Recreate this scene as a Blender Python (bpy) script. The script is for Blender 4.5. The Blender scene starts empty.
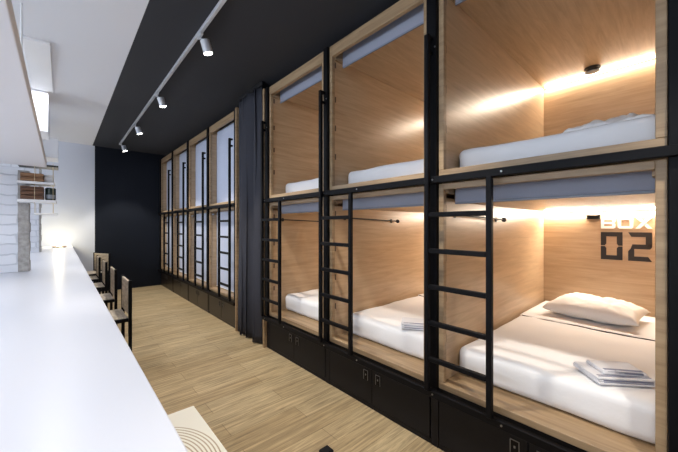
import bpy, bmesh, math, random
from mathutils import Vector, Matrix, noise
random.seed(4)
C = bpy.context.scene
COL = C.collection
PI = math.pi

# ------------------------------------------------------------------ materials
def new_mat(name):
    m = bpy.data.materials.new(name); m.use_nodes = True
    nt = m.node_tree; b = nt.nodes['Principled BSDF']
    return m, nt, b
def plain(name, col, rough=.5, metal=0, bump=0, bscale=60, var=0, spec=.5, emit=None, estr=0, trans=0):
    m, nt, b = new_mat(name)
    b.inputs['Base Color'].default_value = (*col, 1); b.inputs['Roughness'].default_value = rough
    b.inputs['Metallic'].default_value = metal; b.inputs['Specular IOR Level'].default_value = spec
    if emit: b.inputs['Emission Color'].default_value = (*emit, 1); b.inputs['Emission Strength'].default_value = estr
    g = nt.nodes.new('ShaderNodeNewGeometry')
    n = nt.nodes.new('ShaderNodeTexNoise'); n.inputs['Scale'].default_value = bscale; n.inputs['Detail'].default_value = 4
    nt.links.new(g.outputs['Position'], n.inputs['Vector'])
    if bump:
        bp = nt.nodes.new('ShaderNodeBump'); bp.inputs['Strength'].default_value = bump; bp.inputs['Distance'].default_value = .004
        nt.links.new(n.outputs['Fac'], bp.inputs['Height']); nt.links.new(bp.outputs['Normal'], b.inputs['Normal'])
    if var:
        r = nt.nodes.new('ShaderNodeValToRGB')
        r.color_ramp.elements[0].position = .3; r.color_ramp.elements[1].position = .7
        r.color_ramp.elements[0].color = (*[c*(1-var) for c in col], 1); r.color_ramp.elements[1].color = (*[min(1, c*(1+var)) for c in col], 1)
        nt.links.new(n.outputs['Fac'], r.inputs['Fac']); nt.links.new(r.outputs['Color'], b.inputs['Base Color'])
    return m
def wood(name, dark, mid, light, scale=(1, 1, 1), rough=.35, bump=.05, spec=.5):
    """grain: noise stretched along the axis with the smallest scale"""
    m, nt, b = new_mat(name); L = nt.links
    g = nt.nodes.new('ShaderNodeNewGeometry')
    mp = nt.nodes.new('ShaderNodeMapping'); mp.inputs['Scale'].default_value = scale
    L.new(g.outputs['Position'], mp.inputs['Vector'])
    n = nt.nodes.new('ShaderNodeTexNoise'); n.inputs['Scale'].default_value = 1; n.inputs['Detail'].default_value = 7; n.inputs['Roughness'].default_value = .62; n.inputs['Distortion'].default_value = .6
    L.new(mp.outputs['Vector'], n.inputs['Vector'])
    r = nt.nodes.new('ShaderNodeValToRGB'); e = r.color_ramp.elements
    e[0].position = .3; e[0].color = (*dark, 1); e[1].position = .72; e[1].color = (*light, 1)
    x = e.new(.5); x.color = (*mid, 1)
    L.new(n.outputs['Fac'], r.inputs['Fac']); L.new(r.outputs['Color'], b.inputs['Base Color'])
    b.inputs['Roughness'].default_value = rough; b.inputs['Specular IOR Level'].default_value = spec
    bp = nt.nodes.new('ShaderNodeBump'); bp.inputs['Strength'].default_value = bump; bp.inputs['Distance'].default_value = .002
    L.new(n.outputs['Fac'], bp.inputs['Height']); L.new(bp.outputs['Normal'], b.inputs['Normal'])
    return m
def floor_mat():
    m, nt, b = new_mat('floor_planks'); L = nt.links
    g = nt.nodes.new('ShaderNodeNewGeometry')
    br = nt.nodes.new('ShaderNodeTexBrick'); br.inputs['Scale'].default_value = 1
    br.inputs['Brick Width'].default_value = 1.2; br.inputs['Row Height'].default_value = .15; br.inputs['Mortar Size'].default_value = .0015
    br.inputs['Color1'].default_value = (.44, .335, .20, 1); br.inputs['Color2'].default_value = (.53, .425, .27, 1); br.inputs['Mortar'].default_value = (.22, .16, .09, 1)
    br.offset = .37
    L.new(g.outputs['Position'], br.inputs['Vector'])
    mp = nt.nodes.new('ShaderNodeMapping'); mp.inputs['Scale'].default_value = (2.5, 48, 1); L.new(g.outputs['Position'], mp.inputs['Vector'])
    n = nt.nodes.new('ShaderNodeTexNoise'); n.inputs['Scale'].default_value = 1; n.inputs['Detail'].default_value = 8; n.inputs['Roughness'].default_value = .7; n.inputs['Distortion'].default_value = .8
    L.new(mp.outputs['Vector'], n.inputs['Vector'])
    r = nt.nodes.new('ShaderNodeValToRGB'); e = r.color_ramp.elements
    e[0].position = .32; e[0].color = (.26, .22, .18, 1); e[1].position = .66; e[1].color = (1.4, 1.36, 1.26, 1)
    L.new(n.outputs['Fac'], r.inputs['Fac'])
    mx = nt.nodes.new('ShaderNodeMix'); mx.data_type = 'RGBA'; mx.blend_type = 'MULTIPLY'; mx.inputs['Factor'].default_value = .75
    L.new(br.outputs['Color'], mx.inputs['A']); L.new(r.outputs['Color'], mx.inputs['B']); L.new(mx.outputs['Result'], b.inputs['Base Color'])
    b.inputs['Roughness'].default_value = .42
    bp = nt.nodes.new('ShaderNodeBump'); bp.inputs['Strength'].default_value = .15; bp.inputs['Distance'].default_value = .003
    L.new(n.outputs['Fac'], bp.inputs['Height']); L.new(bp.outputs['Normal'], b.inputs['Normal'])
    return m
def brick_mat():
    m, nt, b = new_mat('white_painted_brick'); L = nt.links
    g = nt.nodes.new('ShaderNodeNewGeometry')
    s = nt.nodes.new('ShaderNodeSeparateXYZ'); c = nt.nodes.new('ShaderNodeCombineXYZ')
    L.new(g.outputs['Position'], s.inputs['Vector']); L.new(s.outputs['X'], c.inputs['X']); L.new(s.outputs['Z'], c.inputs['Y'])
    br = nt.nodes.new('ShaderNodeTexBrick'); br.inputs['Scale'].default_value = 1
    br.inputs['Brick Width'].default_value = .23; br.inputs['Row Height'].default_value = .075; br.inputs['Mortar Size'].default_value = .006; br.inputs['Mortar Smooth'].default_value = .4
    br.inputs['Color1'].default_value = (.78, .79, .83, 1); br.inputs['Color2'].default_value = (.7, .71, .76, 1); br.inputs['Mortar'].default_value = (.62, .63, .68, 1)
    n = nt.nodes.new('ShaderNodeTexNoise'); n.inputs['Scale'].default_value = 14; n.inputs['Detail'].default_value = 5
    L.new(g.outputs['Position'], n.inputs['Vector'])
    va = nt.nodes.new('ShaderNodeVectorMath'); va.operation = 'MULTIPLY_ADD'
    L.new(n.outputs['Color'], va.inputs[0]); va.inputs[1].default_value = (.03, .03, 0); L.new(c.outputs['Vector'], va.inputs[2])
    L.new(va.outputs['Vector'], br.inputs['Vector']); L.new(br.outputs['Color'], b.inputs['Base Color'])
    b.inputs['Roughness'].default_value = .6
    bp = nt.nodes.new('ShaderNodeBump'); bp.inputs['Strength'].default_value = .7; bp.inputs['Distance'].default_value = .008; bp.invert = True
    L.new(br.outputs['Fac'], bp.inputs['Height']); L.new(bp.outputs['Normal'], b.inputs['Normal'])
    return m
def seat_mat():
    """pale stool top with concentric curved grooves (distance rings round a point at the corner of the seat)"""
    m, nt, b = new_mat('carved_seat_top'); L = nt.links
    t = nt.nodes.new('ShaderNodeTexCoord')
    mp = nt.nodes.new('ShaderNodeMapping'); mp.inputs['Location'].default_value = (.05, .09, 0); mp.inputs['Scale'].default_value = (1, .85, 0)
    L.new(t.outputs['Object'], mp.inputs['Vector'])
    ln = nt.nodes.new('ShaderNodeVectorMath'); ln.operation = 'LENGTH'; L.new(mp.outputs['Vector'], ln.inputs[0])
    def mth(op, a, bb=None):
        k = nt.nodes.new('ShaderNodeMath'); k.operation = op
        for i, v in enumerate((a, bb)):
            if v is None: continue
            if isinstance(v, (int, float)): k.inputs[i].default_value = v
            else: L.new(v, k.inputs[i])
        return k.outputs[0]
    d = ln.outputs['Value']
    saw = mth('FRACT', mth('MULTIPLY', d, 80))
    line = mth('MULTIPLY', mth('LESS_THAN', saw, .38), mth('LESS_THAN', d, .232))
    mx = nt.nodes.new('ShaderNodeMix'); mx.data_type = 'RGBA'
    mx.inputs['A'].default_value = (.86, .84, .76, 1); mx.inputs['B'].default_value = (.46, .37, .27, 1)
    L.new(line, mx.inputs['Factor']); L.new(mx.outputs['Result'], b.inputs['Base Color']); b.inputs['Roughness'].default_value = .5
    return m

M = {}
M['ply'] = wood('birch_plywood', (.43, .30, .18), (.51, .365, .228), (.59, .435, .28), (2.6, 2.6, 34), .3, .01)
M['ply_edge'] = wood('plywood_edge', (.25, .16, .088), (.36, .245, .14), (.45, .32, .19), (2, 2, 30), .45, .05)
M['ply_sill'] = wood('plywood_sill', (.28, .175, .09), (.40, .27, .15), (.50, .345, .20), (30, 2.0, 30), .35, .05)
M['ply_top'] = wood('plywood_ceiling', (.43, .30, .18), (.51, .365, .228), (.59, .435, .28), (3, 34, 3), .35, .01)
M['chair_wood'] = wood('chair_rough_wood', (.30, .23, .16), (.52, .43, .33), (.70, .61, .49), (9, 9, 40), .55, .2)
M['chair_seat'] = wood('chair_seat_wood', (.28, .22, .17), (.48, .41, .33), (.66, .59, .49), (40, 9, 9), .55, .2)
M['crate'] = wood('brown_crate_wood', (.05, .022, .012), (.12, .055, .028), (.24, .12, .06), (6, 6, 60), .6, .2)
M['crate_light'] = wood('tan_crate_wood', (.14, .07, .035), (.28, .15, .075), (.42, .25, .13), (6, 6, 60), .6, .2)
M['floor'] = floor_mat()
M['brick'] = brick_mat()
M['seat_top'] = seat_mat()
M['steel'] = plain('black_powder_coated_steel', (.004, .004, .0055), .5, .0, .03, 200, spec=.14)
M['steel_brown'] = plain('dark_bronze_panel', (.022, .015, .010), .35, .0, .03, 200)
M['cab'] = plain('black_cabinet_laminate', (.006, .006, .009), .5, 0, .02, 150, spec=.25)
M['bolt'] = plain('bolt_metal', (.35, .35, .36), .3, .9)
M['silver'] = plain('lock_silver', (.30, .30, .31), .35, .7)
M['sheet'] = plain('white_cotton_sheet', (.87, .87, .89), .85, 0, .25, 40, spec=.2)
M['piping'] = plain('navy_piping', (.05, .05, .075), .8)
M['pillow'] = plain('white_pillow_cotton', (.88, .87, .87), .85, 0, .35, 30, spec=.2)
M['towel'] = plain('blue_grey_towel', (.74, .75, .80), .95, 0, .8, 300, spec=.1)
M['towel_stripe'] = plain('towel_stripe', (.22, .23, .32), .95)
M['blind'] = plain('blue_grey_blind_fabric', (.30, .32, .40), .7, 0, .1, 400, var=.04)
M['blind_bar'] = plain('blind_bar', (.20, .22, .28), .4)
M['blind_far'] = plain('pale_blue_blind_fabric', (.52, .57, .72), .7, 0, .05, 90, var=.06)
M['black_wall'] = plain('blue_black_wall_paint', (.006, .009, .017), .75, 0, .05, 30, spec=.25)
M['dark_ceiling'] = plain('dark_grey_ceiling_paint', (.027, .029, .036), .8, 0, .05, 30)
M['white_wall'] = plain('white_wall_paint', (.69, .73, .83), .8, 0, .04, 30)
M['white_ceiling'] = plain('white_ceiling_paint', (.80, .81, .85), .8, 0, .04, 30)
M['canopy'] = plain('white_canopy_laminate', (.86, .86, .89), .5)
M['counter'] = plain('white_counter_laminate', (.70, .715, .78), .28, 0, .01, 20)
M['concrete'] = plain('rough_grey_plaster', (.36, .34, .32), .85, 0, .9, 35, var=.25)
M['curtain'] = plain('charcoal_curtain_fabric', (.045, .046, .058), .8, 0, .3, 250, var=.12, spec=.15)
M['black'] = plain('matte_black', (.008, .008, .009), .45)
M['chrome'] = plain('pale_metal_track', (.62, .63, .66), .35, .3)
M['white_trim'] = plain('white_shelf_board', (.85, .85, .86), .5)
M['green_pot'] = plain('dark_green_ceramic', (.012, .03, .024), .3)
M['glassy'] = plain('grey_band', (.30, .34, .40), .3)
M['rope'] = plain('pale_cord', (.65, .55, .38), .8)
M['letter_white'] = plain('white_vinyl_lettering', (.92, .91, .88), .5)
M['letter_dark'] = plain('dark_brown_vinyl_lettering', (.020, .014, .012), .5)
M['led'] = plain('led_strip_diffuser', (.9, .8, .6), .5, emit=(1, .80, .55), estr=14)
M['spot_lens'] = plain('lit_spot_lens', (1, 1, 1), .3, emit=(1, .97, .9), estr=25)
M['lamp_dome'] = plain('lit_lamp_dome', (1, .95, .8), .3, emit=(1, .86, .5), estr=9)
M['hinge'] = plain('dark_hinge_plate', (.12, .085, .06), .4, .3)
M['glass'] = plain('window_glass_frosted', (.9, .95, 1), .2, emit=(.75, .86, 1), estr=2.0)

# ------------------------------------------------------------------ mesh helpers
def bx(bm, x0, x1, y0, y1, z0, z1, bev=0, seg=2, mtx=None):
    r = bmesh.ops.create_cube(bm, size=1)
    vs = r['verts']
    for v in vs:
        v.co = Vector((x0+(v.co.x+.5)*(x1-x0), y0+(v.co.y+.5)*(y1-y0), z0+(v.co.z+.5)*(z1-z0)))
    if mtx is not None:
        for v in vs: v.co = mtx @ v.co
    if bev:
        es = list({e for v in vs for e in v.link_edges})
        bmesh.ops.bevel(bm, geom=es, offset=bev, segments=seg, affect='EDGES', profile=.5)
    return bm
def cyl(bm, p, q, r, n=12, r2=None):
    p = Vector(p); q = Vector(q); d = q-p
    m = Matrix.Translation((p+q)/2) @ d.to_track_quat('Z', 'Y').to_matrix().to_4x4()
    bmesh.ops.create_cone(bm, cap_ends=True, segments=n, radius1=r, radius2=r if r2 is None else r2, depth=d.length, matrix=m)
    return bm
def lathe(bm, c, prof, n=24):
    rings = []
    for (r, z) in prof:
        rings.append([bm.verts.new((c[0]+r*math.cos(2*PI*i/n), c[1]+r*math.sin(2*PI*i/n), c[2]+z)) for i in range(n)])
    for a, b in zip(rings, rings[1:]):
        for i in range(n): bm.faces.new((a[i], a[(i+1) % n], b[(i+1) % n], b[i]))
    bm.faces.new(list(reversed(rings[0]))); bm.faces.new(rings[-1])
    return bm
def prism(bm, pts, x0, x1):
    """polygon in (y,z), extruded along x"""
    a = [bm.verts.new((x0, y, z)) for y, z in pts]; b = [bm.verts.new((x1, y, z)) for y, z in pts]
    n = len(pts)
    bm.faces.new(a); bm.faces.new(list(reversed(b)))
    for i in range(n): bm.faces.new((a[i], b[i], b[(i+1) % n], a[(i+1) % n]))
    return bm
def B(): return bmesh.new()
def obj(name, bm, mat, parent=None, smooth=False):
    bmesh.ops.recalc_face_normals(bm, faces=bm.faces)
    me = bpy.data.meshes.new(name); bm.to_mesh(me); bm.free()
    me.materials.append(mat)
    if smooth: me.shade_smooth()
    o = bpy.data.objects.new(name, me); COL.objects.link(o)
    if parent: o.parent = parent
    return o
def tag(o, label, cat, group=None):
    o['label'] = label; o['category'] = cat
    if group: o['group'] = group
    return o
def thing(name, label, cat, loc=(0, 0, 0), rotz=0, group=None):
    o = bpy.data.objects.new(name, None); COL.objects.link(o)
    o.location = loc; o.rotation_euler = (0, 0, rotz); o.empty_display_size = .1
    return tag(o, label, cat, group)
def struct(name, bm, mat):
    o = obj(name, bm, mat); o['kind'] = 'structure'; return o
def dup(root, loc, label, rotz=None):
    def cp(o, parent):
        c = o.copy(); COL.objects.link(c)
        if parent: c.parent = parent
        for ch in list(o.children): cp(ch, c)
        return c
    r = cp(root, None); r.location = loc
    if rotz is not None: r.rotation_euler = (0, 0, rotz)
    r['label'] = label
    return r

# ------------------------------------------------------------------ room shell
H = 2.76
XS = .44                      # the white half of the room ends here
YW = 7.43
struct('floor', bx(B(), -2.8, 3.75, -1.8, YW+.1, -.1, 0), M['floor'])
struct('ceiling_white', bx(B(), -2.8, XS, -1.8, YW, H, H+.1), M['white_ceiling'])
struct('ceiling_dark', bx(B(), XS, 3.75, -1.8, YW, H, H+.1), M['dark_ceiling'])
struct('wall_back_white', bx(B(), -2.8, XS+.035, YW, YW+.1, 0, H), M['white_wall'])
struct('wall_back_black', bx(B(), XS+.035, 3.75, YW, YW+.1, 0, H), M['black_wall'])
struct('wall_right', bx(B(), 3.65, 3.75, -1.8, YW, 0, H), M['black_wall'])
struct('wall_front', bx(B(), -2.8, 3.75, -1.9, -1.8, 0, H), M['white_wall'])
# left wall with two window openings (outside the frame, gives the daylight)
bm = B()
bx(bm, -2.9, -2.8, -1.8, YW, 0, .95); bx(bm, -2.9, -2.8, -1.8, YW, 2.45, H)
for a, b in ((-1.8, -.6), (2.6, 3.9), (6.6, YW)): bx(bm, -2.9, -2.8, a, b, .95, 2.45)
struct('wall_left', bm, M['white_wall'])
for k, (a, b) in enumerate(((-.6, 2.6), (3.9, 6.6))):
    w = struct('window_%d' % (k+1), bx(B(), -2.87, -2.86, a, b, .95, 2.45), M['glass'])
    bm = B()
    for t in range(4):
        y = a+(b-a-.05)*t/3; bx(bm, -2.89, -2.83, y, y+.05, .95, 2.45)
    bx(bm, -2.89, -2.83, a, b, .95, 1.0); bx(bm, -2.89, -2.83, a, b, 2.4, 2.45)
    obj('window_frame', bm, M['white_trim'], w)
# wall between the two bunk blocks, behind the curtain
struct('wall_niche', bx(B(), 1.72, 1.80, 2.93, 3.57, 0, H), M['black_wall'])
# bulkheads under the white ceiling above the counter
struct('trim_1', bx(B(), -1.3, -.105, 4.75, 5.2, 2.30, H, .004), M['canopy'])
struct('trim_2', bx(B(), -.9, -.03, 6.0, 6.4, 2.22, 2.5, .004), M['canopy'])
# brick piers crossing the counter
def pier(name, y, xr, wg, zt):
    o = struct(name, bx(B(), -1.3, xr-wg, y, y+.12, .902, zt), M['brick'])
    bm = B()
    # toothed rough end of the brickwork, rendered grey
    z = .902; k = 0
    while z < zt-.001:
        z1 = min(z+.075, zt); j = .004*(k % 2)+random.uniform(0, .003)
        bx(bm, xr-wg-.001-j*.3, xr-j, y-.006, y+.121, z, z1); z = z1; k += 1
    obj('rough_edge', bm, M['concrete'], o)
    return o
pier('wall_pier_near', 3.38, -.180, .062, 1.675)
pier('wall_pier_far', 5.78, -.197, .022, 2.22)

# ------------------------------------------------------------------ bunk block, near
XF = 1.575          # face of the base cabinets
P = .948
XB = 3.45           # back panel of the pods
DXW = .025          # half post
units = ['right-hand bay', 'middle bay', 'far bay next to the curtain']

def make_pod(zb, zt, zc, hb, label, far=False, led=True):
    """zb: underside, zt: top of front frame, zc: ceiling underside, hb: underside of header"""
    t = thing('sleeping_pod', label, 'bed box', (XF, 0, zb))
    z0 = 0; H1 = zt-zb; c = zc-zb; h = hb-zb
    y0, y1 = .040, P-.028
    back = XB-XF
    d = back if not far else 1.9
    obj('side_panel', bx(B(), .032, d, y0, y0+.016, .034, c+.018), M['ply'], t)
    obj('side_panel', bx(B(), .032, d, y1-.016, y1, .034, c+.018), M['ply'], t)
    obj('back_panel', bx(B(), d, d+.016, y0, y1, 0.034, c+.018), M['ply'], t)
    obj('floor_panel', bx(B(), .032, d, y0, y1, .004, .033), M['ply_sill'], t)
    cb = B(); bx(cb, .165, d, y0+.017, y1-.017, c, c+.018); bx(cb, .15, .165, y0+.017, y1-.017, c, H1-.012)
    obj('ceiling_panel', cb, M['ply_top'], t)
    fr = B()
    bx(fr, 0, .031, y0, y0+.03, .036, H1, .002, 1); bx(fr, 0, .031, y1-.03, y1, .036, H1, .002, 1)
    bx(fr, 0, .031, y0+.03, y1-.03, h, H1, .002, 1)
    bx(fr, 0, .031, y0, y1, 0.001, .035, .002, 1)
    # blind pocket cheeks
    bx(fr, .031, .149, y0+.017, y0+.04, h-.02, H1-.012); bx(fr, .031, .149, y1-.04, y1-.017, h-.02, H1-.012)
    obj('front_frame', fr, M['ply_edge'], t)
    if not far:
        for zz in (.22, .42, .62, .86):
            obj('hinge', bx(B(), .036, .052, y1-.019, y1-.0165, zz*H1, zz*H1+.045), M['hinge'], t)
    if led:
        obj('light_strip', bx(B(), d-.022, d-.004, y0+.03, y1-.03, c-.008, c-.0005), M['led'], t)
    return t
def strip_light(y, z, power):
    l = bpy.data.lights.new('strip_glow', 'AREA'); l.shape = 'RECTANGLE'; l.size = .84; l.size_y = .012
    l.energy = power; l.color = (1, .87, .72)
    o = bpy.data.objects.new('strip_glow', l); COL.objects.link(o)
    o.location = (XB-.014, y, z)
    # long side along y, shining down and towards the opening
    zax = Vector((.6, 0, 1)).normalized()      # light shines along -z
    xax = Vector((0, 1, 0)); yax = zax.cross(xax)
    o.rotation_euler = Matrix((xax, yax, zax)).transposed().to_euler()
    return o

LZ = (.342, 1.484, 1.390, 1.452)
UZ = (1.526, 2.66, 2.570, 2.576)
place = ['in the bay nearest the camera at right', 'in the middle bay', 'in the far bay beside the curtain']
podL = make_pod(*LZ, 'lower plywood sleeping pod marked with the number 02, with a pillow on its bed')
dup(podL, (XF, P, LZ[0]), 'lower plywood sleeping pod in the middle of the near block')
dup(podL, (XF, 2*P, LZ[0]), 'lower plywood sleeping pod beside the curtain, diagonal light on its wall')
podU = make_pod(*UZ, 'upper plywood sleeping pod above the one marked 02')
dup(podU, (XF, P, UZ[0]), 'upper plywood sleeping pod in the middle of the near block')
dup(podU, (XF, 2*P, UZ[0]), 'upper plywood sleeping pod of the near block beside the curtain')
for k in range(3):
    strip_light(P*(k+.5), LZ[2]-.012, 12.5)
    strip_light(P*(k+.5), UZ[2]-.012, 6.5)

def steel_frame(y0, n, label, zt=2.66, mat='steel', end=.0):
    t = thing('bunk_scaffold', label, 'metal frame', (XF, y0, 0))
    for k in range(n+1):
        obj('post', bx(B(), -.022, .045, P*k-DXW, P*k+(.038 if k < 2 and n == 3 else DXW), .339, zt, .003, 1), M['steel'], t)
        obj('filler_strip', bx(B(), .003, .045, P*k-DXW+.001, P*k+DXW-.001, 0, .338, .001, 1), M['cab'], t)
    obj('upper_rail', bx(B(), -.048, -.0225, -.03, n*P+.03, 1.486, 1.524, .003, 1), M['steel'], t)
    obj('lower_rail', bx(B(), -.048, -.0225, -.03, n*P+.03, .298, .338, .003, 1), M['steel'], t)
    for k in range(n+1):
        if n > 3: break
        for z in (.32, 1.505, 2.25):
            obj('bolt', cyl(B(), (-.052 if z < 2 else -.026, P*k-.018, z), (-.044 if z < 2 else -.02, P*k-.018, z), .0045, 10), M['bolt'], t)
        if k < n:
            for z in (.32, 1.505): obj('bolt', cyl(B(), (-.052, P*k+.57, z), (-.044, P*k+.57, z), .0045, 10), M['bolt'], t)
    return t
steel_frame(0, 3, 'black steel frame holding the near block of six plywood pods')

def make_ladder(label, mirror=False, group=None):
    """local y=0 is the post centre line; tall rail beside the post"""
    t = thing('bunk_ladder', label, 'ladder', (XF-.049, 0, .338), group=group)
    s = 1 if not mirror else -1
    z0 = .338
    def rail(name, y, zt):
        b = B(); bx(b, -.026, 0, y-.0135, y+.0135, .003, zt-z0, .003, 1); return obj(name, b, M['steel'], t)
    rail('tall_rail', s*.006, 2.31); rail('short_rail', -s*.330, 1.484)
    hk = B(); bx(hk, 0, .024, s*.006-.011, s*.006+.011, 2.31-z0-.022, 2.31-z0, .003, 1)
    bx(hk, 0.0, .024, s*.006-.011, s*.006+.011, 2.31-z0-.10, 2.31-z0-.078, .003, 1)
    obj('grab_hook', hk, M['steel'], t)
    for z in (1.312, 1.114, .916, .718, .520):
        a, b_ = sorted((-s*.008, -s*.316))
        obj('rung', bx(B(), -.024, -.002, a, b_, z-z0-.013, z-z0+.013, .003, 1), M['steel'], t)
    return t
lad = make_ladder('black ladder in front of the pod marked 02')
lad.location.y = P
dup(lad, (XF-.049, 2*P, .338), 'black ladder in front of the middle bay of the near block')
dup(lad, (XF-.049, 3*P, .338), 'black ladder standing beside the charcoal curtain')

def make_cabinet(label, mat, dz=.295):
    t = thing('base_cabinet', label, 'cabinet', (XF, 0, 0))
    y0, y1 = DXW+.002, P-DXW-.002
    ym = P/2
    obj('carcass', bx(B(), .02, 1.8, y0, y1, .002, .338), mat, t)
    obj('plinth', bx(B(), 0.004, .019, y0, y1, .002, .03), mat, t)
    for s in (-1, 1):
        a, b_ = (y0+.003, ym-.0025) if s < 0 else (ym+.0025, y1-.003)
        d = obj('door', bx(B(), 0, .018, a, b_, .034, .296, .0015, 1), mat, t)
        c = ym+s*.055
        lk = B()
        for q in ((c-.020, c-.0175, .185, .252), (c+.0175, c+.020, .185, .252), (c-.020, c+.020, .2495, .252)):
            bx(lk, -.004, -.0005, *q)
        bx(lk, -.004, -.0005, c-.004, c+.004, .215, .226)
        obj('lock_outline', lk, M['silver'], d)
        obj('lock', bx(B(), -.003, -.0002, c-.017, c+.017, .187, .249, .001, 1), M['steel'], d)
    return t
cab = make_cabinet('black base cabinet below the pod marked 02, cut off by the frame edge', M['cab'])
dup(cab, (XF, P, 0), 'black base cabinet with two lock plates under the middle pod of the near block')
dup(cab, (XF, 2*P, 0), 'black base cabinet under the pod beside the curtain, near block')

# wooden end panels reaching the floor
tag(obj('end_panel', bx(B(), XF-.03, 3.5, 3*P+.03, 3*P+.058, 0, 2.66, .002, 1), M['ply_edge']), 'plywood end panel of the near block, to the right of the curtain', 'panel')

# ------------------------------------------------------------------ bedding
def soft_box(bm, x0, x1, y0, y1, z0, z1, r, nx, ny, nz, amp=.004, seed=0, f=5.):
    """rounded, gently wrinkled block"""
    cx, cy, cz = (x0+x1)/2, (y0+y1)/2, (z0+z1)/2
    hx, hy, hz = (x1-x0)/2, (y1-y0)/2, (z1-z0)/2
    def pt(u, v, w):
        p = Vector((u*hx, v*hy, w*hz))
        q = Vector((max(-hx+r, min(hx-r, p.x)), max(-hy+r, min(hy-r, p.y)), max(-hz+r, min(hz-r, p.z))))
        d = p-q
        if d.length > 1e-9: p = q+d.normalized()*min(d.length, r)
        n = noise.noise(Vector((p.x*f+seed, p.y*f, p.z*f*1.6)))*amp + noise.noise(Vector((p.x*f*3+seed, p.y*f*2.4, p.z*f*4)))*amp*.4
        nd = d.normalized() if d.length > 1e-9 else Vector((0, 0, 0))
        return Vector((cx, cy, cz))+p+nd*n
    def lin(n): # denser near the ends
        return [math.sin((i/n-.5)*PI)*.5+.5*((i/n-.5)*2) for i in range(n+1)]
    U, V, W = lin(nx), lin(ny), lin(nz)
    cache = {}
    def vert(i, j, k):
        key = (i, j, k)
        if key not in cache: cache[key] = bm.verts.new(pt(U[i], V[j], W[k]))
        return cache[key]
    for i in range(nx):
        for j in range(ny):
            for k in (0, nz): bm.faces.new((vert(i, j, k), vert(i+1, j, k), vert(i+1, j+1, k), vert(i, j+1, k)))
    for i in range(nx):
        for k in range(nz):
            for j in (0, ny): bm.faces.new((vert(i, j, k), vert(i+1, j, k), vert(i+1, j, k+1), vert(i, j, k+1)))
    for j in range(ny):
        for k in range(nz):
            for i in (0, nx): bm.faces.new((vert(i, j, k), vert(i, j+1, k), vert(i, j+1, k+1), vert(i, j, k+1)))
    return bm
YA, YB_ = .052, .905
def make_mattress(label, z, th, piping=True, seed=0):
    t = thing('mattress', label, 'mattress', (1.735, 0, z))
    L = XB-.006-1.735
    obj('fitted_sheet', soft_box(B(), 0, L, YA, YB_-.012, .001, th, .04, 44, 30, 10, .006, seed), M['sheet'], t, True)
    if piping:
        pp = B()
        pts = [(.98+.006*math.sin(i*.7), YA+.03+(YB_-YA-.075)*i/20, th+.001+.002*math.sin(i*1.3)) for i in range(21)]
        for a, b_ in zip(pts, pts[1:]): cyl(pp, a, b_, .0035, 6)
        obj('piping', pp, M['piping'], t)
        fold = soft_box(B(), .985, L-.03, YA+.012, YB_-.026, th-.012, th+.007, .008, 20, 20, 3, .003, seed+7)
        obj('folded_top_sheet', fold, M['sheet'], t, True)
    return t
zl = LZ[0]+.034; zu = UZ[0]+.034
ml = make_mattress('white mattress in the pod marked 02, pillow and towels on it', zl, .165, True, 1)
m2 = make_mattress('white mattress in the middle lower pod, seen between two ladders', zl, .165, True, 5); m2.location.y = P
m3 = make_mattress('white mattress in the lower pod beside the curtain', zl, .165, True, 9); m3.location.y = 2*P
u1 = make_mattress('white mattress in the upper pod nearest the camera', zu, .135, False, 12)
u2 = make_mattress('white mattress in the upper middle pod', zu, .135, False, 17); u2.location.y = P
u3 = make_mattress('white mattress in the upper pod beside the curtain', zu, .135, False, 22); u3.location.y = 2*P

def pillow_mesh(lx, ly, h, seed=0):
    bm = B(); n, m = 28, 34
    for side in (1, -1):
        g = [[None]*(m+1) for _ in range(n+1)]
        for i in range(n+1):
            for j in range(m+1):
                u = -1+2*i/n; v = -1+2*j/m
                e = max(0, (1-abs(u)**2.6))*max(0, (1-abs(v)**2.6))
                z = h/2*(e**.42)
                pin = 1-.07*(1-abs(v)**2)*abs(u) ; pin2 = 1-.07*(1-abs(u)**2)*abs(v)
                z += e**.5*(noise.noise(Vector((u*2.2+seed, v*2.8, side)))*.026+noise.noise(Vector((u*5+seed, v*7, 3)))*.013)
                g[i][j] = bm.verts.new((u*lx/2*pin, v*ly/2*pin2, side*max(z, 0) if side > 0 else -max(z, 0)*.62))
        for i in range(n):
            for j in range(m): bm.faces.new((g[i][j], g[i+1][j], g[i+1][j+1], g[i][j+1]))
    bmesh.ops.remove_doubles(bm, verts=bm.verts, dist=.0006)
    return bm
p = obj('pillow', pillow_mesh(.40, .57, .18, 2), M['pillow'], None, True)
p.location = (3.03, .465, zl+.165+.070); p.rotation_euler = (0, math.radians(-3), math.radians(-5))
tag(p, 'plump white pillow on the bed below the dark number', 'pillow')

def towel_mesh(lx, ly, h, seed):
    bm = B(); n = 3
    for k in range(n):
        z0 = h*k/n; z1 = h*(k+1)/n
        soft_box(bm, -lx/2+.004*k, lx/2-.003*k, -ly/2+.003*k, ly/2, z0, z1+.001, min(.009, (z1-z0)*.48), 16, 16, 4, .003, seed+k)
    return bm
def make_towel(label, loc, rot, lx, ly, h, seed):
    t = thing('folded_towel', label, 'towel', loc, rot)
    obj('towel_body', towel_mesh(lx, ly, h, seed), M['towel'], t, True)
    s = B()
    for q in (-.30, -.36): bx(s, lx*q-.003, lx*q+.003, -ly/2+.012, ly/2-.012, h-.002, h+.0025, .001, 1)
    for q in (1, 2): bx(s, -lx/2-.0015+.003*q, -lx/2+.006, -ly/2+.02, ly/2-.02, h*q/3-.0025, h*q/3+.0025)
    for q in (1, 2): bx(s, -lx/2+.02, lx/2-.02, -ly/2-.0015+.003*q, -ly/2+.006, h*q/3-.002, h*q/3+.002)
    obj('towel_stripe', s, M['towel_stripe'], t)
    return t
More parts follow.
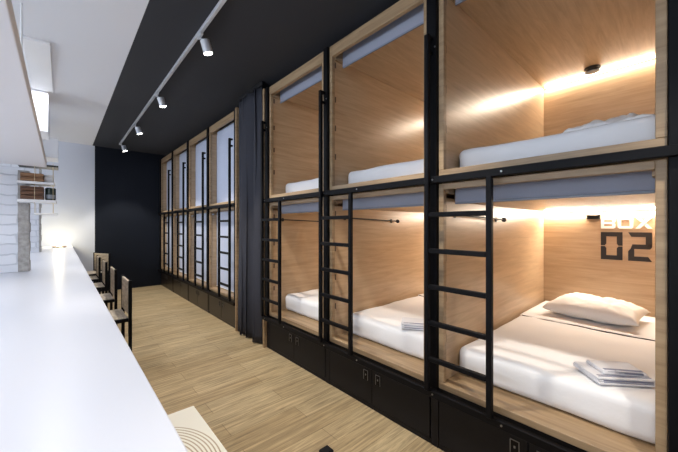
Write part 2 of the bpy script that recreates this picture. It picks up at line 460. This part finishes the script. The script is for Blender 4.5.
zt_ = zl+.165+.006
make_towel('lower blue-grey folded towel at the front of the bed marked 02', (1.925, .225, zt_), math.radians(42), .19, .24, .026, 1)
make_towel('small blue-grey towel lying on top of another folded towel', (1.945, .215, zt_+.029), math.radians(38), .13, .18, .014, 6)
make_towel('blue-grey folded towel on the bed in the middle lower pod', (1.86, P+.30, zt_), math.radians(35), .17, .22, .035, 11)
# rumpled blanket on the upper bed
def blanket(lx, ly, h, seed):
    bm = B(); n, m = 30, 30
    top = [[None]*(m+1) for _ in range(n+1)]
    for i in range(n+1):
        for j in range(m+1):
            u = -1+2*i/n; v = -1+2*j/m
            e = max(0, 1-abs(u)**4)*max(0, 1-abs(v)**4)
            z = e**.4*h*(.62+.5*noise.noise(Vector((u*1.5+seed, v*2, 0)))+.3*noise.noise(Vector((u*4, v*5+seed, 1))))
            top[i][j] = bm.verts.new((u*lx/2, v*ly/2, max(z, 0)+.001))
    for i in range(n):
        for j in range(m): bm.faces.new((top[i][j], top[i+1][j], top[i+1][j+1], top[i][j+1]))
    rim = [top[i][0] for i in range(n+1)]+[top[n][j] for j in range(1, m+1)]+[top[i][m] for i in range(n-1, -1, -1)]+[top[0][j] for j in range(m-1, 0, -1)]
    bm.faces.new(rim)
    return bm
for nm, loc, sz, lb in (('bed_blanket', (1.95, .235, zu+.135), (.32, .32, .062), 'rumpled white blanket on the upper bed at right'),
                        ('bed_blanket', (2.3, P+.30, zu+.135), (.45, .4, .05), 'rumpled white blanket on the upper middle bed')):
    o = obj(nm, blanket(*sz, 3), M['pillow'], None, True); o.location = loc; tag(o, lb, 'blanket')

# ------------------------------------------------------------------ blinds rolled up, rods, vents
def make_blind(label, zb, zt, xs=.068):
    t = thing('roller_blind', label, 'blind', (XF+xs, 0, zb))
    y0, y1 = .075, P-.075
    h = zt-zb
    f = B()
    bx(f, .030, .034, y0, y1, .014, h)
    obj('blind_fabric', f, M['blind'], t)
    obj('bottom_bar', bx(B(), .026, .038, y0, y1, 0, .013, .002, 1), M['blind_bar'], t)
    r = B(); cyl(r, (.052, y0, h-.022), (.052, y1, h-.022), .016, 20)
    obj('roller', r, M['blind'], t, False)
    return t
def add_chain(t, h, drop):
    c = B(); cyl(c, (.012, .068, h), (.012, .068, h-drop), .0016, 6); cyl(c, (.020, .068, h), (.020, .068, h-drop), .0016, 6)
    cyl(c, (.016, .068, h-drop-.02), (.016, .068, h-drop+.01), .004, 8)
    obj('pull_chain', c, M['black'], t)
bu = make_blind('rolled-up blue-grey blind above the upper right bed', 2.505, 2.640); add_chain(bu, .08, .86)
b2 = dup(bu, (XF+.068, P, 2.505), 'rolled-up blue-grey blind at the top of the upper middle pod')
dup(bu, (XF+.068, 2*P, 2.505), 'rolled-up blue-grey blind at the top of the upper pod beside the curtain')
bl = make_blind('rolled-up blue-grey blind above the opening of the pod marked 02', 1.374, 1.462); add_chain(bl, .05, .10)
dup(bl, (XF+.068, P, 1.374), 'rolled-up blue-grey blind above the middle lower opening')
dup(bl, (XF+.068, 2*P, 1.374), 'rolled-up blue-grey blind above the lower opening beside the curtain')

def make_rod(label):
    t = thing('hanging_rod', label, 'rod', (1.66, P-.045, 1.305))
    yw = 0
    c = B(); cyl(c, (0, -.032, .012), (.72, -.032, -.010), .0055, 10); obj('bar', c, M['black'], t)
    for x in (.06, .66):
        b_ = B(); cyl(b_, (x, -.026, .012-.03*x), (x, 0.0, .012-.03*x), .006, 10); cyl(b_, (x, -.004, .012-.03*x), (x, 0.0, .012-.03*x), .018, 16); obj('bracket', b_, M['black'], t)
    e = B(); cyl(e, (.715, -.032, -.010), (.728, -.032, -.0105), .016, 16); cyl(e, (.70, -.032, -.0095), (.715, -.032, -.010), .010, 12); obj('end_cap', e, M['black'], t)
    return t
rd = make_rod('black hanging rod on the wall of the pod marked 02')
dup(rd, (1.66, 2*P-.045, 1.305), 'black hanging rod on the wall of the middle lower pod')
dup(rd, (1.66, 3*P-.045, 1.305), 'black hanging rod in the lower pod beside the curtain')
# round detector upper, slot vent lower
t = thing('smoke_detector', 'round dark detector on the upper pod ceiling beside the light strip', 'detector', (3.30, .515, UZ[2]))
bm = B(); lathe(bm, (0, 0, 0), [(.055, -.001), (.055, -.022), (.048, -.034), (.02, -.036)], 28); obj('housing', bm, M['black'], t)
bm = B(); lathe(bm, (0, 0, 0), [(.046, -.0345), (.040, -.039), (.01, -.0395)], 24); obj('grille', bm, M['glassy'], t)
t = thing('wall_vent', 'small black slot vent above the white lettering', 'vent', (XB, .53, 1.325))
bm = B()
bx(bm, -.02, -.001, -.048, .048, .012, .022, .001, 1); bx(bm, -.02, -.001, -.048, .048, -.016, -.006, .001, 1); bx(bm, -.008, -.001, -.044, .044, -.007, .013)
obj('slats', bm, M['black'], t)
# BOX 02 lettering on the back panel
sg = thing('pod_lettering', 'white letters BOX over large dark number 02 on the pod wall', 'sign', (XB, .48, .967))
def glyph(name, polys, y, z, w, h, mat):
    b_ = B()
    for pl in polys: prism(b_, [(-(y+px*w), z+pz*h) for px, pz in pl], -.0035, -.0006)
    return obj(name, b_, mat, sg)
hN = .232; wN = .138
zero = [[(0, 0), (1, 0), (1, .16), (0, .16)], [(0, .84), (1, .84), (1, 1), (0, 1)],
        [(0, .16), (.26, .16), (.26, .42), (.18, .485), (0, .485)], [(.74, .16), (1, .16), (1, .485), (.82, .485), (.74, .42)],
        [(0, .515), (.18, .515), (.26, .58), (.26, .84), (0, .84)], [(.82, .515), (1, .515), (1, .84), (.74, .84), (.74, .58)]]
two = [[(0, 1), (.14, .84), (1, .84), (1, 1)], [(.74, .58), (1, .50), (1, .84), (.74, .84)], [(.10, .42), (.92, .42), (1, .50), (1, .58), (.18, .58)],
       [(0, .16), (.26, .16), (.26, .42), (.10, .42), (0, .34)], [(0, 0), (1, 0), (.84, .16), (0, .16)]]
glyph('number_zero', zero, 0, 0, wN, hN, M['letter_dark'])
glyph('number_two', two, .172, 0, wN, hN, M['letter_dark'])
hB = .092; zB = .262; wL = .094
lb = [[(0, 0), (.22, 0), (.22, 1), (0, 1)], [(.22, 0), (.9, 0), (1, .12), (1, .22), (.22, .22)], [(.22, .40), (.92, .40), (.92, .60), (.22, .60)], [(.22, .78), (1, .78), (1, .88), (.9, 1), (.22, 1)],
      [(.78, .22), (1, .22), (1, .42), (.92, .48), (.78, .40)], [(.78, .60), (.92, .52), (1, .58), (1, .78), (.78, .78)]]
lo = [[(0, .1), (.1, 0), (.9, 0), (1, .1), (1, .22), (0, .22)], [(0, .78), (1, .78), (1, .9), (.9, 1), (.1, 1), (0, .9)], [(0, .22), (.22, .22), (.22, .78), (0, .78)], [(.78, .22), (1, .22), (1, .78), (.78, .78)]]
lx_ = [[(0, 0), (.28, 0), (1, 1), (.72, 1)], [(0, 1), (.28, 1), (.46, .74), (.34, .54)], [(1, 0), (.72, 0), (.54, .26), (.66, .46)]]
glyph('letter_b', lb, .0, zB, wL, hB, M['letter_white'])
glyph('letter_o', lo, .108, zB, wL, hB, M['letter_white'])
glyph('letter_x', lx_, .214, zB, wL*1.04, hB, M['letter_white'])

# ------------------------------------------------------------------ far bunk block
YF0 = 3.61
tag(obj('end_panel', bx(B(), XF-.03, 3.5, YF0-.062, YF0-.032, 0, 2.66, .002, 1), M['ply_edge']), 'plywood end panel of the far block, to the left of the curtain', 'panel')
n4 = ['nearest the curtain', 'second from the curtain', 'third from the curtain', 'against the black back wall']
fL = make_pod(*LZ, 'x', True, False); fU = make_pod(*UZ, 'x', True, False)
PF = .918
def make_far_blind(zb, zt):
    t = thing('roller_blind', 'x', 'blind', (XF+.068, 0, zb), group='drawn blinds of the far block')
    obj('blind_fabric', bx(B(), .030, .033, .052, P-.052, .012, zt-zb), M['blind_far'], t)
    obj('bottom_bar', bx(B(), .026, .037, .052, P-.052, 0, .012, .002, 1), M['white_trim'], t)
    return t
fbl = make_far_blind(LZ[0]+.045, 1.45); fbu = make_far_blind(UZ[0]+.045, 2.6)
fl = make_ladder('x', True)
fc = make_cabinet('x', M['steel_brown'])
for o, zz, nm in ((fL, LZ[0], 'lower plywood pod of the far block, %s'), (fU, UZ[0], 'upper plywood pod of the far block, %s'),):
    for k in range(4):
        q = o if k == 0 else dup(o, (0, 0, 0), '')
        q.location = (XF, YF0+P*k, zz); q['label'] = nm % n4[k]; q['group'] = 'pods of the far block'
for o, zz, nm in ((fbl, LZ[0]+.045, 'drawn pale blue blind in the lower far-block pod %s'), (fbu, UZ[0]+.045, 'drawn pale blue blind in the upper far-block pod %s')):
    for k in range(4):
        q = o if k == 0 else dup(o, (0, 0, 0), '')
        q.location = (XF+.068, YF0+P*k, zz); q['label'] = nm % n4[k]
for k in range(4):
    q = fl if k == 0 else dup(fl, (0, 0, 0), '')
    q.location = (XF-.049, YF0+P*k+.060, .338); q['label'] = 'black ladder on the far block bay %s' % n4[k]; q['group'] = 'ladders of the far block'
    q = fc if k == 0 else dup(fc, (0, 0, 0), '')
    q.location = (XF, YF0+P*k, 0); q['label'] = 'dark base cabinet under the far block bay %s' % n4[k]; q['group'] = 'cabinets of the far block'
f2 = steel_frame(YF0, 4, 'black steel frame holding the far block of eight pods with drawn blinds')

# ------------------------------------------------------------------ curtain
def curtain():
    bm = B(); n, m = 150, 30
    y0, y1 = 2.955, 3.50
    g = []
    for i in range(n+1):
        s = i/n; row = []
        for j in range(m+1):
            w = j/m; z = .015+(H-.06)*w
            ph = s*2*PI*3.5+.5*math.sin(s*9)
            a = .040*(1-.25*w)
            x = 1.565+a*math.sin(ph)+.012*math.sin(s*31+w*3)+.008*noise.noise(Vector((s*8, w*3, 0)))
            y = y0+(y1-y0)*s+.030*math.sin(2*ph)*(1-.2*w)+.01*noise.noise(Vector((s*5, w*2, 4)))
            row.append(bm.verts.new((x, y, z)))
        g.append(row)
    for i in range(n):
        for j in range(m): bm.faces.new((g[i][j], g[i+1][j], g[i+1][j+1], g[i][j+1]))
    return bm
t = thing('door_curtain', 'floor-length charcoal curtain hanging between the two pod blocks', 'curtain', (0, 0, 0))
o = obj('curtain_fabric', curtain(), M['curtain'], t, True)
sm = o.modifiers.new('thick', 'SOLIDIFY'); sm.thickness = .004
obj('curtain_track', bx(B(), 1.55, 1.58, 2.93, 3.52, H-.04, H-.001, .003, 1), M['black'], t)

# ------------------------------------------------------------------ counter and what is on it
CZ = .90
t = thing('long_counter', 'long white counter running down the left side of the room', 'counter', (-.3, 3, 0))
obj('countertop', bx(B(), -1.0+.3, .148+.3, -.9-3, YW-.01-3, CZ-.04, CZ, .003, 2), M['counter'], t)
for yy in (-.7, 1.2, 3.1, 5.0, 6.9):
    obj('support', bx(B(), -.9+.3, -.25+.3, yy-.02-3, yy+.02-3, 0, CZ-.041, .002, 1), M['counter'], t)
obj('modesty_panel', bx(B(), -.25+.3, -.235+.3, -.72-3, 6.92-3, .08, CZ-.041), M['counter'], t)
# canopy slab hanging over the counter
t = thing('hanging_canopy', 'broad white canopy slab hanging above the counter, upper left', 'canopy', (-.6, 1.3, 1.685))
obj('slab', bx(B(), -.7, .521, -1.9, 1.87, 0, .05, .003, 2), M['canopy'], t)
obj('added_fill_housing', bx(B(), .03, .17, -1.65, 1.65, -.012, -.0005), M['white_trim'], t)  # housing for the added fill light, out of view
for x, y in ((-.5, -1.5), (.44, -1.5), (-.5, 1.7), (.40, 1.7)):
    b_ = B(); cyl(b_, (x, y, .05), (x, y, H-1.685-.001), .006, 8); obj('hanger', b_, M['white_trim'], t)
# hanging shelf with crates in front of the near pier
SH = thing('hanging_shelf', 'white three-board hanging shelf in front of the brick pier', 'shelf', (-.13, 3.27, 1.56))
obj('board', bx(B(), -.105, .095, -.085, .085, 0.0, .018, .002, 1), M['white_trim'], SH)
obj('board', bx(B(), -.105, .105, -.085, .085, -.135, -.115, .002, 1), M['white_trim'], SH)
obj('board', bx(B(), -.02, .110, -.085, .085, -.225, -.213, .002, 1), M['white_trim'], SH)
for x, y in ((.085, -.075), (.085, .075), (-.015, -.075), (-.015, .075)):
    b_ = B(); cyl(b_, (x, y, -.225), (x, y, .16), .0016, 6); obj('cord', b_, M['rope'], SH)
b_ = B(); bx(b_, -.105, .115, -.085, .085, .135, .148, .002, 1); obj('top_bar', b_, M['black'], SH)
def crate(label, loc, w, d, h, mat, slats):
    t = thing('wooden_crate', label, 'crate', loc)
    for s in range(slats):
        z0 = h*s/slats+.002; z1 = h*(s+1)/slats-.003
        b_ = B(); bx(b_, -w/2, w/2, -d/2, -d/2+.008, z0, z1, .001, 1); bx(b_, -w/2, w/2, d/2-.008, d/2, z0, z1, .001, 1)
        bx(b_, -w/2, -w/2+.008, -d/2+.008, d/2-.008, z0, z1); bx(b_, w/2-.008, w/2, -d/2+.008, d/2-.008, z0, z1)
        obj('slat', b_, mat, t)
    b_ = B()
    for sx in (-1, 1):
        for sy in (-1, 1): bx(b_, sx*(w/2-.014)-.006, sx*(w/2-.014)+.006, sy*(d/2-.014)-.006, sy*(d/2-.014)+.006, 0, h)
    obj('corner_post', b_, mat, t)
    obj('crate_floor', bx(B(), -w/2+.009, w/2-.009, -d/2+.009, d/2-.009, .001, .007), mat, t)
    return t
crate('shallow brown wooden crate standing on the upper shelf board', (-.158, 3.27, 1.579), .122, .15, .062, M['crate_light'], 2)
lw = crate('dark brown slatted crate under the upper shelf board, beside the green pot', (-.158, 3.27, 1.4455), .122, .15, .098, M['crate'], 3)
t = thing('storage_pot', 'dark green pot with a grey band on the small shelf', 'pot', (-.060, 3.25, 1.446))
bm = B(); lathe(bm, (0, 0, 0), [(.026, 0), (.030, .008), (.031, .09), (.026, .094)], 24); obj('pot_body', bm, M['green_pot'], t, False)
bm = B(); lathe(bm, (0, 0, .012), [(.0315, 0), (.0318, .03)], 24); obj('pot_band', bm, M['glassy'], t)
t = thing('paper_box', 'white box on the upper shelf board beside the shallow crate', 'box', (-.068, 3.27, 1.5785))
obj('box_body', bx(B(), -.026, .026, -.05, .05, 0, .045, .002, 1), M['white_trim'], t); obj('box_lid', bx(B(), -.027, .027, -.051, .051, .0455, .056, .002, 1), M['white_trim'], t)
# glowing lamp at the far end
t = thing('table_lamp', 'small glowing lamp on a wooden dish at the far end of the counter', 'lamp', (-.02, 6.85, CZ+.0005))
bm = B(); lathe(bm, (0, 0, 0), [(.07, 0), (.10, .012), (.102, .016), (.03, .018)], 28); obj('dish', bm, M['crate_light'], t)
bm = B(); lathe(bm, (0, 0, .0185), [(.030, 0), (.034, .012), (.030, .028), (.018, .040), (.005, .044)], 24); obj('lamp_dome', bm, M['lamp_dome'], t, True)

# ------------------------------------------------------------------ chairs
def make_chair(label):
    """local: origin on the floor below the seat centre, the back at +x"""
    t = thing('counter_chair', label, 'chair', (0, 0, 0), group='chairs along the counter')
    w = .44; d = .42; sh = .455
    obj('seat', bx(B(), -d/2, d/2-.014, -w/2+.025, w/2-.025, sh-.03, sh, .004, 2), M['chair_seat'], t)
    bk = B(); bx(bk, d/2-.010, d/2+.008, -w/2+.024, w/2-.024, .47, .765, .004, 2)
    obj('backrest', bk, M['chair_wood'], t)
    for s in (-1, 1):
        obj('leg', bx(B(), d/2-.013, d/2+.013, s*(w/2-.011)-.012, s*(w/2-.011)+.012, 0, .775, .003, 1), M['steel'], t)
        obj('leg', bx(B(), -d/2, -d/2+.024, s*(w/2-.011)-.012, s*(w/2-.011)+.012, 0, sh-.005, .003, 1), M['steel'], t)
        obj('side_rail', bx(B(), -d/2+.025, d/2-.014, s*(w/2-.011)-.010, s*(w/2-.011)+.010, sh-.035, sh-.005, .002, 1), M['steel'], t)
    obj('stretcher', bx(B(), -.01, .01, -w/2+.021, w/2-.021, sh-.052, sh-.032, .002, 1), M['steel'], t)
    return t
ch = make_chair('wooden chair with black frame, nearest of the row at the counter')
ch.location = (.238, 3.43, 0)
dup(ch, (.238, 4.37, 0), 'wooden chair with black frame, second of the row along the counter')
dup(ch, (.235, 5.30, 0), 'wooden chair with black frame, third of the row along the counter')
dup(ch, (.225, 6.12, 0), 'wooden chair with black frame, fourth of the row, half hidden by the third')
dup(ch, (.35, 6.80, 0), 'wooden chair turned towards the room at the far end of the row', math.radians(26))
# the chair back that just reaches into the frame at the bottom
dup(ch, (.210, .300, 0), 'black frame corner of a chair back cut off by the bottom frame edge')
# stool
t = thing('low_stool', 'pale square stool with concentric curved lines on its seat, bottom of the photo', 'stool', (.245, 1.245, 0))
obj('seat', bx(B(), -.195, .195, -.215, .215, .425, .452, .004, 2), M['seat_top'], t)
for sx in (-1, 1):
    for sy in (-1, 1):
        obj('leg', bx(B(), sx*.17-.013, sx*.17+.013, sy*.19-.013, sy*.19+.013, 0, .424, .003, 1), M['steel'], t)

# ------------------------------------------------------------------ track and spotlights
TX = .80
tag(obj('ceiling_track', bx(B(), TX-.012, TX+.012, -.6, 6.9, H-.028, H-.001, .002, 1), M['chrome']), 'thin pale lighting track on the dark ceiling', 'light track')
def make_spot(label):
    t = thing('track_spotlight', label, 'spotlight', (TX, 0, H-.0285), group='spotlights on the ceiling track')
    b_ = B(); bx(b_, -.010, .010, -.045, .045, -.022, -.0005, .002, 1); obj('adapter', b_, M['chrome'], t)
    b_ = B(); cyl(b_, (0, 0, -.022), (.03, 0, -.05), .007, 10); obj('stem', b_, M['chrome'], t)
    b_ = B(); cyl(b_, (.035, 0, -.035), (.062, 0, -.125), .035, 24); obj('head', b_, M['chrome'], t)
    b_ = B(); cyl(b_, (.0622, 0, -.1255), (.0632, 0, -.1285), .031, 24); obj('lens', b_, M['spot_lens'], t)
    return t
s0 = make_spot('lit spotlight nearest on the ceiling track, above the aisle')
ys = [3.95, 5.35, 6.75, 2.5, 1.1, -.3]
lbs = ['lit spotlight on the ceiling track, third from the black back wall', 'lit spotlight on the ceiling track, second from the black back wall', 'lit spotlight on the ceiling track nearest the black back wall', 'pale spotlight on the ceiling track, fourth from the black back wall', 'pale spotlight on the ceiling track, fifth from the black back wall', 'pale spotlight on the ceiling track farthest from the black back wall']
for k, y in enumerate(ys):
    q = s0 if k == 0 else dup(s0, (TX, y, H-.0285), '')
    q.location = (TX, y, H-.0285); q['label'] = lbs[k]
    l = bpy.data.lights.new('spot_beam', 'SPOT'); l.energy = 98; l.spot_size = math.radians(82); l.spot_blend = .35; l.shadow_soft_size = .04
    l.color = (1, .93, .82)
    o = bpy.data.objects.new('spot_beam', l); COL.objects.link(o); o.location = (TX+.068, y, H-.165)
    o.rotation_euler = (0, math.radians(-2), 0)

# ------------------------------------------------------------------ other lights
def area(name, loc, direction, sx, sy, power, col):
    l = bpy.data.lights.new(name, 'AREA'); l.shape = 'RECTANGLE'; l.size = sx; l.size_y = sy; l.energy = power; l.color = col
    o = bpy.data.objects.new(name, l); COL.objects.link(o); o.location = loc
    o.rotation_euler = Vector(direction).to_track_quat('-Z', 'Y').to_euler(); return o
area('daylight_window', (-2.80, 1.0, 1.7), (1, 0, -.6), 3.1, 1.4, 95, (.80, .89, 1))
area('daylight_window', (-2.80, 5.25, 1.7), (1, 0, -.55), 2.6, 1.4, 55, (.80, .89, 1))
area('added_canopy_fill', (-.5, 1.3, 1.671), (0, 0, -1), .12, 3.2, 8, (.92, .95, 1))  # unseen light added to brighten the counter and the canopy underside
t = thing('added_ceiling_light', 'long white light fitting added on the white ceiling, beyond the canopy slab', 'ceiling light', (-.15, 4.4, H-.022))  # made-up fitting, gives the added ceiling fill a body
obj('housing', bx(B(), -.085, .085, -.91, .31, 0, .021, .002, 1), M['white_trim'], t)
area('added_ceiling_fill', (-.15, 4.1, H-.024), (0, 0, -1), .15, 1.2, 11, (.92, .95, 1))  # added fill, brightens the white ceiling and wall at left
l = bpy.data.lights.new('lamp_glow', 'POINT'); l.energy = 7; l.color = (1, .86, .55); l.shadow_soft_size = .05
o = bpy.data.objects.new('lamp_glow', l); COL.objects.link(o); o.location = (-.03, 7.0, CZ+.16)

# ------------------------------------------------------------------ world, camera
w = bpy.data.worlds.new('World'); C.world = w; w.use_nodes = True
w.node_tree.nodes['Background'].inputs[0].default_value = (.6, .7, .9, 1); w.node_tree.nodes['Background'].inputs[1].default_value = .1
cam = bpy.data.cameras.new('camera'); co = bpy.data.objects.new('camera', cam); COL.objects.link(co)
F = 310.; cam.sensor_width = 36; cam.lens = F/678*36; cam.clip_start = .02
th = math.atan(278/F)
co.location = (0, 0, 1.25); co.rotation_euler = (PI/2, 0, -th)
C.camera = co
vs = C.view_settings; vs.view_transform = 'Standard'; vs.look = 'None'; vs.gamma = 1; vs.exposure = 0; vs.use_curve_mapping = False
